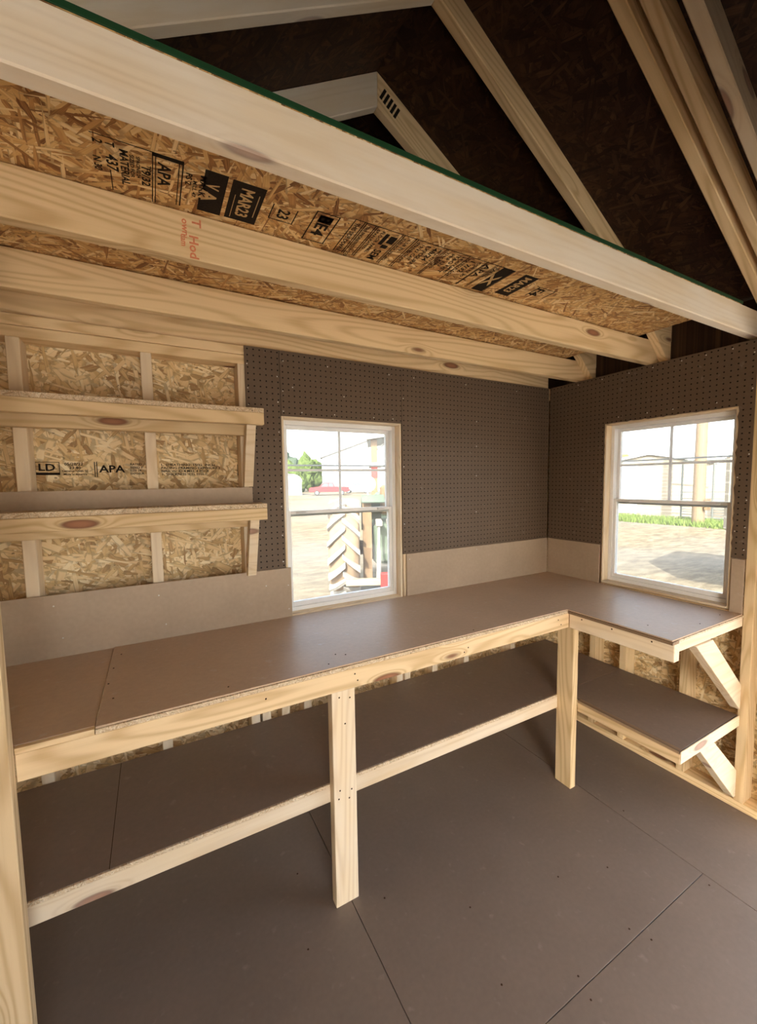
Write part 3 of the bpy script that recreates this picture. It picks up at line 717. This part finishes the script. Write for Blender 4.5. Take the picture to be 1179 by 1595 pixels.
# grass: two strips nobody could count the blades of
def grass(label, x0, x1, y0, y1, dens, h, seed):
    random.seed(seed); bm = bmesh.new()
    for _ in range(dens):
        x, y = random.uniform(x0, x1), random.uniform(y0, y1); a = random.uniform(0, math.pi); w = random.uniform(.01, .025) * h / .2; hh = h * random.uniform(.4, 1.2)
        dx, dy = math.cos(a) * w, math.sin(a) * w; lx, ly = random.uniform(-.5, .5) * hh, random.uniform(-.5, .5) * hh
        v = [bm.verts.new(q) for q in ((x - dx, y - dy, GZ), (x + dx, y + dy, GZ), (x + lx, y + ly, GZ + hh))]
        bm.faces.new(v)
    return tag(link('grass_strip', bm, M['grass']), label, 'grass', None, 'stuff')
grass('strip of green grass along the foot of the sheds beyond the right window', 14.4, 16.7, 1.0, 11.5, 8000, .22, 3)

# ---- seen through the left window
VW = (-2.27, -1.8155)
def ahead(deg, dist):
    a = math.radians(deg); return (VW[0] + math.sin(a) * dist, VW[1] + math.cos(a) * dist)

# tractor, its rear wheel towards the shed
TX, TY, TA = .30, 3.94, math.radians(-26)
tr = thing('tractor', 'old farm tractor with a big lugged rear tyre just outside left window', 'tractor', (TX, TY, GZ), None, TA); WM[tr.name] = tr.matrix_basis.copy()
TM = tr.matrix_basis
M['rubber'] = plain('rubber', (.24, .21, .17), .85, .15, var=.25); M['lug'] = plain('lug', (.30, .285, .26), .85, .15, var=.15)
M['rust'] = plain('rust', (.17, .11, .06), .75, .2, var=.35); M['mud'] = plain('mud', (.26, .19, .125), .9, .1, var=.35)
M['tractor_green'] = plain('tractor_green', (.10, .13, .09), .6, .3, var=.3); M['tan'] = plain('tan', (.30, .26, .18), .6, .3); M['red'] = plain('red', (.34, .03, .025), .45, .4)
def tl(name, bm, mat, par=tr, smooth=False): return link(name, bm, mat, par, TM, smooth)
R_, WD = .76, .50
prof = [(-.20, .42), (-.22, .50), (-.22, .60), (-.195, .67), (-.11, .70), (0, .705), (.11, .70), (.195, .67), (.22, .60), (.22, .50), (.20, .42)]
bm = bmesh.new(); seg = 48; ringv = []
for i in range(seg):
    a = 2 * math.pi * i / seg
    ringv.append([bm.verts.new((px, pr * math.cos(a), R_ + pr * math.sin(a))) for px, pr in prof])
for i in range(seg):
    A, B = ringv[i], ringv[(i + 1) % seg]
    for j in range(len(prof)): bm.faces.new((A[j], A[(j + 1) % len(prof)], B[(j + 1) % len(prof)], B[j]))
tyre = tl('rear_tyre', bm, M['mud'], tr, True)
NL = 18
for i in range(NL):
    for sd in (-1, 1):
        bm = bmesh.new(); a0 = -math.pi / 2 + 2 * math.pi * (i + (.5 if sd > 0 else 0)) / NL
        vs = []
        for k in range(6):
            t = k / 5; x = sd * (-.02 + .245 * t); a = a0 + .30 * t      # the bar runs back from the middle to the shoulder
            r0 = .70 - .10 * max(0, t - .7) ; r1 = R_ - .05 * max(0, t - .6)
            for da, r in ((-.058, r0 - .02), (-.042, r1), (.042, r1), (.058, r0 - .02)):
                vs.append(bm.verts.new((x, r * math.cos(a + da), R_ + r * math.sin(a + da))))
        for k in range(5):
            for q in range(4): bm.faces.new((vs[4 * k + q], vs[4 * k + (q + 1) % 4], vs[4 * k + 4 + (q + 1) % 4], vs[4 * k + 4 + q]))
        bm.faces.new(vs[0:4]); bm.faces.new(vs[-4:])
        tl('tread_lug', bm, M['lug'], tyre)
bm = bmesh.new(); add_cyl(bm, (-.12, 0, R_), (.16, 0, R_), .42, .42, 32); add_cyl(bm, (.16, 0, R_), (.30, 0, R_), .13, .10, 16); tl('wheel_rim', bm, M['rust'])
bm = bmesh.new()
pts = [(.74, .95), (.60, 1.26), (.30, 1.50), (-.10, 1.58), (-.45, 1.48)]
for (ya, za), (yb, zb) in zip(pts, pts[1:]):
    pass
vs = [[bm.verts.new((x, y * sc, R_ + (z - R_) * sc)) for y, z in pts] for x in (.26, .60) for sc in (1.0, .985)]
for r0, r1 in ((0, 2), (3, 1), (1, 0), (2, 3)):
    for k in range(len(pts) - 1): bm.faces.new((vs[r0][k], vs[r0][k + 1], vs[r1][k + 1], vs[r1][k]))
tl('fender', bm, M['tractor_green'])
bm = bmesh.new(); pl = [(-.42, .10), (-.36, .30), (-.41, .62), (-.33, .92), (-.30, 1.22), (-.20, 1.30), (-.10, 1.20), (-.10, .55), (-.18, .12)]
va = [bm.verts.new((.27, y, z + .2)) for y, z in pl]; vb = [bm.verts.new((.40, y - .03, z + .2)) for y, z in pl]
bm.faces.new(va); bm.faces.new(vb[::-1])
for k in range(len(pl)): bm.faces.new((va[k], vb[k], vb[(k + 1) % len(pl)], va[(k + 1) % len(pl)]))
tl('axle_plate', bm, M['rust'])
bm = bmesh.new(); add_box(bm, (.42, -.30, .55), (1.05, 1.9, 1.15), .05); add_box(bm, (.55, 1.0, 1.1), (.95, 2.9, 1.55), .08); add_box(bm, (.34, -.22, .60), (1.1, .25, .98), .06); tl('body', bm, M['tractor_green'])
bm = bmesh.new(); add_box(bm, (.55, .1, 1.25), (1.0, .5, 1.36), .04); add_box(bm, (.55, .02, 1.35), (1.0, .12, 1.72), .04); tl('seat', bm, M['rust'])
bm = bmesh.new(); add_cyl(bm, (.75, .92, 1.2), (.75, .68, 1.72), .02); add_cyl(bm, (.75, .67, 1.70), (.75, .655, 1.73), .21, .21, 20); tl('steering_wheel', bm, M['lug'])
bm = bmesh.new(); add_cyl(bm, (.36, -.02, 1.45), (.36, -.02, 1.72), .015); add_cyl(bm, (.36, -.10, 1.74), (.36, .03, 1.74), .12, .10, 18); tl('work_lamp', bm, M['vinyl'])
for xx in (.50, .66):
    bm = bmesh.new(); add_cyl(bm, (xx, -.50, 1.18), (xx - .02, -.62, .42), .020); add_cyl(bm, (xx - .005, -.55, .80), (xx - .02, -.62, .42), .032); add_box(bm, (xx - .04, -.55, 1.14), (xx + .05, -.2, 1.22), .01); tl('lift_link', bm, M['lug'])
bm = bmesh.new(); add_box(bm, (.02, -.72, .335), (.56, -.62, .425), .008); tl('drawbar', bm, M['tan'])
bm = bmesh.new(); add_box(bm, (.50, -.80, .27), (.70, -.70, .52), .012); tl('hitch_block', bm, M['red'])

# parked vehicles on the far side of the yard
M['car_red'] = plain('car_red', (.26, .03, .035), .3, .5, var=.03); M['car_white'] = plain('car_white', (.46, .47, .49), .3, .5, var=.03); M['car_glass'] = plain('car_glass', (.10, .12, .14), .15, .6, var=.03); M['tyre_black'] = plain('tyre_black', (.05, .05, .05), .8, .2)
def vehicle(name, label, cat, pos, rz, prof, glassp, L, Wd, mat):
    r = thing(name, label, cat, (pos[0], pos[1], GZ), 'vehicles parked across the yard', rz); m = r.matrix_basis.copy(); WM[r.name] = m
    bm = bmesh.new(); va = [bm.verts.new((x, -Wd / 2, z)) for x, z in prof]; vb = [bm.verts.new((x, Wd / 2, z)) for x, z in prof]
    bm.faces.new(va); bm.faces.new(vb[::-1])
    for k in range(len(prof)): bm.faces.new((va[k], vb[k], vb[(k + 1) % len(prof)], va[(k + 1) % len(prof)]))
    bmesh.ops.bevel(bm, geom=list(bm.edges), offset=.05, segments=2, affect='EDGES'); link('body', bm, M[mat], r, m)
    for g in glassp:
        bm = bmesh.new(); va = [bm.verts.new((x, -Wd / 2 - .006, z)) for x, z in g]; vb = [bm.verts.new((x, Wd / 2 + .006, z)) for x, z in g]
        bm.faces.new(va); bm.faces.new(vb[::-1])
        for k in range(len(g)): bm.faces.new((va[k], vb[k], vb[(k + 1) % len(g)], va[(k + 1) % len(g)]))
        link('side_window', bm, M['car_glass'], r, m)
    for x in (-L * .31, L * .31):
        for y in (-1, 1):
            bm = bmesh.new(); add_cyl(bm, (x, y * (Wd / 2 - .2), .36), (x, y * (Wd / 2 + .02), .36), .36, .36, 20); w = link('wheel', bm, M['tyre_black'], r, m)
            bm = bmesh.new(); add_cyl(bm, (x, y * (Wd / 2 + .015), .36), (x, y * (Wd / 2 + .03), .36), .2, .2, 16); link('hub', bm, M['steel'], w, m)
pick = [(-2.7, .45), (2.7, .45), (2.75, .95), (2.55, 1.08), (1.35, 1.15), (.75, 1.75), (-.55, 1.78), (-.75, 1.15), (-2.7, 1.12)]
van = [(-2.2, .45), (2.2, .45), (2.25, .95), (1.45, 1.1), (.85, 1.72), (-1.9, 1.76), (-2.2, 1.1)]
vehicle('pickup_truck', 'red pickup truck parked far off, seen through the left window', 'truck', ahead(22.0, 57), math.radians(158), pick, [[(1.15, 1.17), (.70, 1.65), (.15, 1.68), (.15, 1.17)], [(.05, 1.17), (.05, 1.68), (-.5, 1.68), (-.62, 1.17)]], 5.4, 1.9, 'car_red')
vehicle('car', 'white car parked far off beside the red pickup truck', 'car', ahead(25.9, 65), math.radians(150), van, [[(1.25, 1.12), (.82, 1.62), (.05, 1.66), (.05, 1.12)], [(-.05, 1.12), (-.05, 1.66), (-1.75, 1.68), (-1.95, 1.12)]], 4.4, 1.85, 'car_white')

# rounded store shed
M['shed_white'] = striped('shed_white', (.34, .34, .34), (.42, .42, .42), 'x', .3); M['roof_grey'] = plain('roof_grey', (.40, .40, .40), .5, .3)
px, py = ahead(16.8, 60); sd_ = thing('barn_shed', 'pale shed with a rounded roof far off, at the left window edge', 'shed', (px, py, GZ)); WM[sd_.name] = sd_.matrix_basis.copy()
arc = [(-1.6, 0), (-1.6, 1.9)] + [(1.6 * -math.cos(math.pi * k / 10), 1.9 + 1.1 * math.sin(math.pi * k / 10)) for k in range(1, 10)] + [(1.6, 1.9), (1.6, 0)]
def extr(name, pts, y0, y1, mat, par, m, sc=1.0, lift=0.):
    bm = bmesh.new(); va = [bm.verts.new((x * sc, y0, z + lift)) for x, z in pts]; vb = [bm.verts.new((x * sc, y1, z + lift)) for x, z in pts]
    bm.faces.new(va); bm.faces.new(vb[::-1])
    for k in range(len(pts)): bm.faces.new((va[k], vb[k], vb[(k + 1) % len(pts)], va[(k + 1) % len(pts)]))
    return link(name, bm, mat, par, m)
extr('wall', arc, 0, 5, M['shed_white'], sd_, sd_.matrix_basis.copy())
extr('roof', arc[1:-1] + [(x * .97, z - .06) for x, z in arc[1:-1]][::-1], -.15, 5.15, M['roof_grey'], sd_, sd_.matrix_basis.copy(), 1.03, .05)
# big pale building
M['metal_white'] = striped('metal_white', (.42, .42, .43), (.55, .55, .55), 'x', .45); M['trim_grey'] = plain('trim_grey', (.22, .22, .21), .6, .3)
px, py = ahead(26.5, 78); hb = thing('metal_building', 'large white metal building across the yard behind the parked vehicles', 'building', (px, py, GZ), None, math.radians(-26)); WM[hb.name] = hb.matrix_basis.copy()
hm = hb.matrix_basis.copy()
extr('wall', [(-7.4, 0), (-7.4, 6.6), (4, 10.6), (15.4, 6.6), (15.4, 0)], 0, 12, M['metal_white'], hb, hm)
extr('roof_edge', [(-7.8, 6.55), (4, 10.75), (15.8, 6.55), (15.8, 6.3), (4, 10.45), (-7.8, 6.3)], -.4, 12.3, M['trim_grey'], hb, hm)
# trees behind the rounded shed
def tree(label, deg, dist, h, r, mat, seed, sq=(1, 1, 1.25)):
    x, y = ahead(deg, dist); t = thing('tree', label, 'tree', (x, y, GZ), 'trees beyond the yard'); m = t.matrix_basis.copy(); WM[t.name] = m
    bm = bmesh.new(); add_cyl(bm, (0, 0, 0), (0, 0, h * .6), .28, .14, 10); link('trunk', bm, M['bark'], t, m)
    bm = bmesh.new(); blob(bm, (0, 0, h * .60), r, seed, .45, 4, sq); blob(bm, (r * .5, 0, h * .42), r * .7, seed + 3, .45, 3); blob(bm, (-r * .5, .3, h * .4), r * .7, seed + 5, .45, 3); link('crown', bm, M[mat], t, m)
tree('bluish tree behind the rounded shed, leftmost of the trees', 15.9, 105, 8.5, 3.6, 'leaf_blue', 1)
tree('dark slim tree rising between the leftmost and the bright trees', 18.1, 112, 8.2, 2.0, 'leaf_blue', 4, (.8, .8, 1.6))
tree('bright yellow-green tree right of the rounded shed', 19.2, 88, 6.4, 2.6, 'leaf', 8)
tree('low green tree directly behind the rounded shed', 17.2, 78, 3.9, 2.2, 'leaf', 11)
# open lean-to on a post
px, py = ahead(28.3, 14.6); cp = thing('pole_shelter', 'open shelter roof carried on a post behind the tractor', 'shelter', (px, py, GZ), None, math.radians(-28)); WM[cp.name] = cp.matrix_basis.copy(); cm = cp.matrix_basis.copy()
bm = bmesh.new(); add_box(bm, (-.11, -.11, 0), (.11, .11, 3.25), .01); post_o = link('post', bm, M['rust'], cp, cm)
bm = bmesh.new(); add_box(bm, (-.118, -.118, 1.9), (.118, .118, 2.35)); link('band', bm, M['red'], post_o, cm)['label'] = 'red painted band'
bm = bmesh.new(); vs = [bm.verts.new(q) for q in ((-.25, -.4, 3.22), (2.6, -.4, 3.6), (2.6, 3, 3.6), (-.25, 3, 3.22), (-.25, -.4, 3.32), (2.6, -.4, 3.7), (2.6, 3, 3.7), (-.25, 3, 3.32))]
for f in ((0, 1, 2, 3), (4, 5, 6, 7), (0, 1, 5, 4), (1, 2, 6, 5), (2, 3, 7, 6), (3, 0, 4, 7)): bm.faces.new([vs[i] for i in f])
link('roof', bm, M['trim_grey'], cp, cm)
bm = bmesh.new(); vs = [bm.verts.new(q) for q in ((-.2, -.3, 2.30), (2.6, -.3, 2.55), (2.6, 2, 2.55), (-.2, 2, 2.30), (-.2, -.3, 2.42), (2.6, -.3, 2.67), (2.6, 2, 2.67), (-.2, 2, 2.42))]
for f in ((0, 1, 2, 3), (4, 5, 6, 7), (0, 1, 5, 4), (1, 2, 6, 5), (2, 3, 7, 6), (3, 0, 4, 7)): bm.faces.new([vs[i] for i in f])
link('lower_roof', bm, M['trim_grey'], cp, cm)
bm = bmesh.new(); add_cyl(bm, (-.1, 0, 2.75), (.75, 0, 3.4), .04); link('strut', bm, M['trim_grey'], cp, cm)
bm = bmesh.new(); add_box(bm, (2.4, -.1, 0), (2.6, .1, 3.6)); link('post', bm, M['rust'], cp, cm)

# ---- seen through the right window
M['siding_tan'] = striped('siding_tan', (.20, .17, .125), (.36, .33, .27), 'z', .16, .14); M['white_paint'] = plain('white_paint', (.52, .52, .52), .5, .3, var=.04); M['blue_trim'] = plain('blue_trim', (.30, .36, .46), .5, .3)
M['dark_glass'] = plain('dark_glass', (.34, .30, .24), .3, .5); M['orange_roof'] = plain('orange_roof', (.36, .12, .05), .7, .2)
def place(u_deg, dist): return ahead(u_deg, dist)
px, py = ahead(61.0, 22.2); ds = thing('shed', 'small shed with a white panelled door across the gravel outside right window', 'shed', (px, py, GZ), 'display sheds across the gravel', math.radians(-61.0)); WM[ds.name] = ds.matrix_basis.copy(); dm = ds.matrix_basis.copy()
extr('wall', [(-1.7, 0), (-1.7, 2.36), (.45, 2.78), (2.6, 2.36), (2.6, 0)], 0, 3.6, M['siding_tan'], ds, dm)
extr('roof', [(-2.0, 2.30), (.45, 2.80), (2.9, 2.30), (2.9, 2.40), (.45, 2.92), (-2.0, 2.40)], -.15, 3.75, M['white_paint'], ds, dm)
bm = bmesh.new(); add_box(bm, (-1.12, -.05, .15), (-.02, .0, 2.22), .005); door = link('door', bm, M['white_paint'], ds, dm)
for x in (-1.2, .0):
    bm = bmesh.new(); add_box(bm, (x - .05, -.06, .1), (x + .04, .0, 2.3), .003); link('door_trim', bm, M['blue_trim'], door, dm)
bm = bmesh.new(); add_box(bm, (-1.24, -.06, 2.22), (.04, 0, 2.32), .003); link('door_trim', bm, M['blue_trim'], door, dm)
for x0, x1, z0, z1 in ((-.85, -.62, 1.72, 1.98), (-.53, -.30, 1.72, 1.98), (-.85, -.62, 1.35, 1.60), (-.53, -.30, 1.35, 1.60), (-.85, -.30, .45, 1.15)):
    bm = bmesh.new(); add_box(bm, (x0, -.062, z0), (x1, -.045, z1), .003); link('door_panel', bm, M['dark_glass'], door, dm)
px, py = ahead(57.2, 62); ob = thing('house', 'far house showing only an orange roof through the right window', 'house', (px, py, GZ), None, math.radians(-57)); WM[ob.name] = ob.matrix_basis.copy(); om = ob.matrix_basis.copy()
extr('wall', [(-5, 0), (-5, 3.0), (5, 3.0), (5, 0)], 0, 6, M['white_paint'], ob, om); extr('roof', [(-5.4, 2.9), (-3, 4.8), (3.0, 4.8), (5.4, 2.9)], -.4, 6.4, M['orange_roof'], ob, om)
# tubular gate panels
px, py = ahead(69.6, 20.9); gt = thing('tube_gate', 'tall tubular metal gate behind the utility pole', 'gate', (px, py, GZ), None, math.radians(-70)); WM[gt.name] = gt.matrix_basis.copy(); gm = gt.matrix_basis.copy()
M['gate_metal'] = plain('gate_metal', (.13, .14, .13), .5, .4, .4)
for z in (.12, 2.42):
    bm = bmesh.new(); add_cyl(bm, (-1.55, 0, z), (1.5, 0, z), .035); link('frame_rail', bm, M['gate_metal'], gt, gm)
for x in (-1.55, -.55, .45, 1.5):
    bm = bmesh.new(); add_cyl(bm, (x, 0, .0), (x, 0, 2.42), .035); link('frame_post', bm, M['gate_metal'], gt, gm)
for k in range(7):
    bm = bmesh.new(); add_cyl(bm, (-1.55, 0, .25 + .11 * k), (1.5, 0, .25 + .11 * k), .016); link('bar', bm, M['gate_metal'], gt, gm)
bm = bmesh.new(); add_cyl(bm, (-1.55, 0, 1.15), (1.5, 0, 1.22), .016); link('bar', bm, M['gate_metal'], gt, gm)
# pole
px, py = ahead(66.9, 19.4); po = thing('utility_pole', 'brown wooden utility pole on the grass beyond the right window', 'pole', (px, py, GZ)); WM[po.name] = po.matrix_basis.copy(); pm = po.matrix_basis.copy()
bm = bmesh.new(); add_cyl(bm, (0, 0, 0), (0, 0, 9), .20, .15, 18); link('shaft', bm, wood('pole_wood', (.20, .145, .09), (.12, .075, .045)), po, pm)
bm = bmesh.new(); add_box(bm, (-1.1, -.06, 8.2), (1.1, .06, 8.32), .01); link('crossarm', bm, M['bark'], po, pm)
bm = bmesh.new(); add_box(bm, (-.17, -.32, .55), (.17, -.24, .95), .01); link('meter_plate', bm, M['rust'], po, pm)
# farther shed behind the gate
px, py = ahead(70.5, 34); fs = thing('shed', 'pale tan shed with a low gable roof behind the tubular gate', 'shed', (px, py, GZ), 'display sheds across the gravel', math.radians(-70)); WM[fs.name] = fs.matrix_basis.copy(); fm = fs.matrix_basis.copy()
extr('wall', [(-3.6, 0), (-3.6, 2.2), (-.5, 3.0), (3.4, 2.2), (3.4, 0)], 0, 4, M['siding_tan'], fs, fm)
extr('roof', [(-3.9, 2.1), (-.5, 3.02), (3.7, 2.1), (3.7, 2.22), (-.5, 3.15), (-3.9, 2.22)], -.2, 4.2, M['white_paint'], fs, fm)
# trailer added unseen on the right to cast a shadow on the gravel
tp = thing('farm_trailer', 'flat farm trailer parked on the gravel outside the right wall', 'trailer', (5.9, -.25, GZ), None, math.radians(10)); WM[tp.name] = tp.matrix_basis.copy(); tm = tp.matrix_basis.copy()
bm = bmesh.new(); add_box(bm, (-1.0, -1.3, 1.0), (1.0, 1.3, 2.1), .05); link('box_body', bm, M['siding_tan'], tp, tm)
bm = bmesh.new(); add_box(bm, (-.05, -3.2, .7), (.05, -1.3, .8), .01); add_box(bm, (-.9, -1.2, .88), (.9, 1.2, 1.0), .01); link('chassis', bm, M['trim_grey'], tp, tm)
for x in (-.95, .95):
    bm = bmesh.new(); add_cyl(bm, (x - .12, 0, .45), (x + .12, 0, .45), .45, .45, 22); link('wheel', bm, M['tyre_black'], tp, tm)
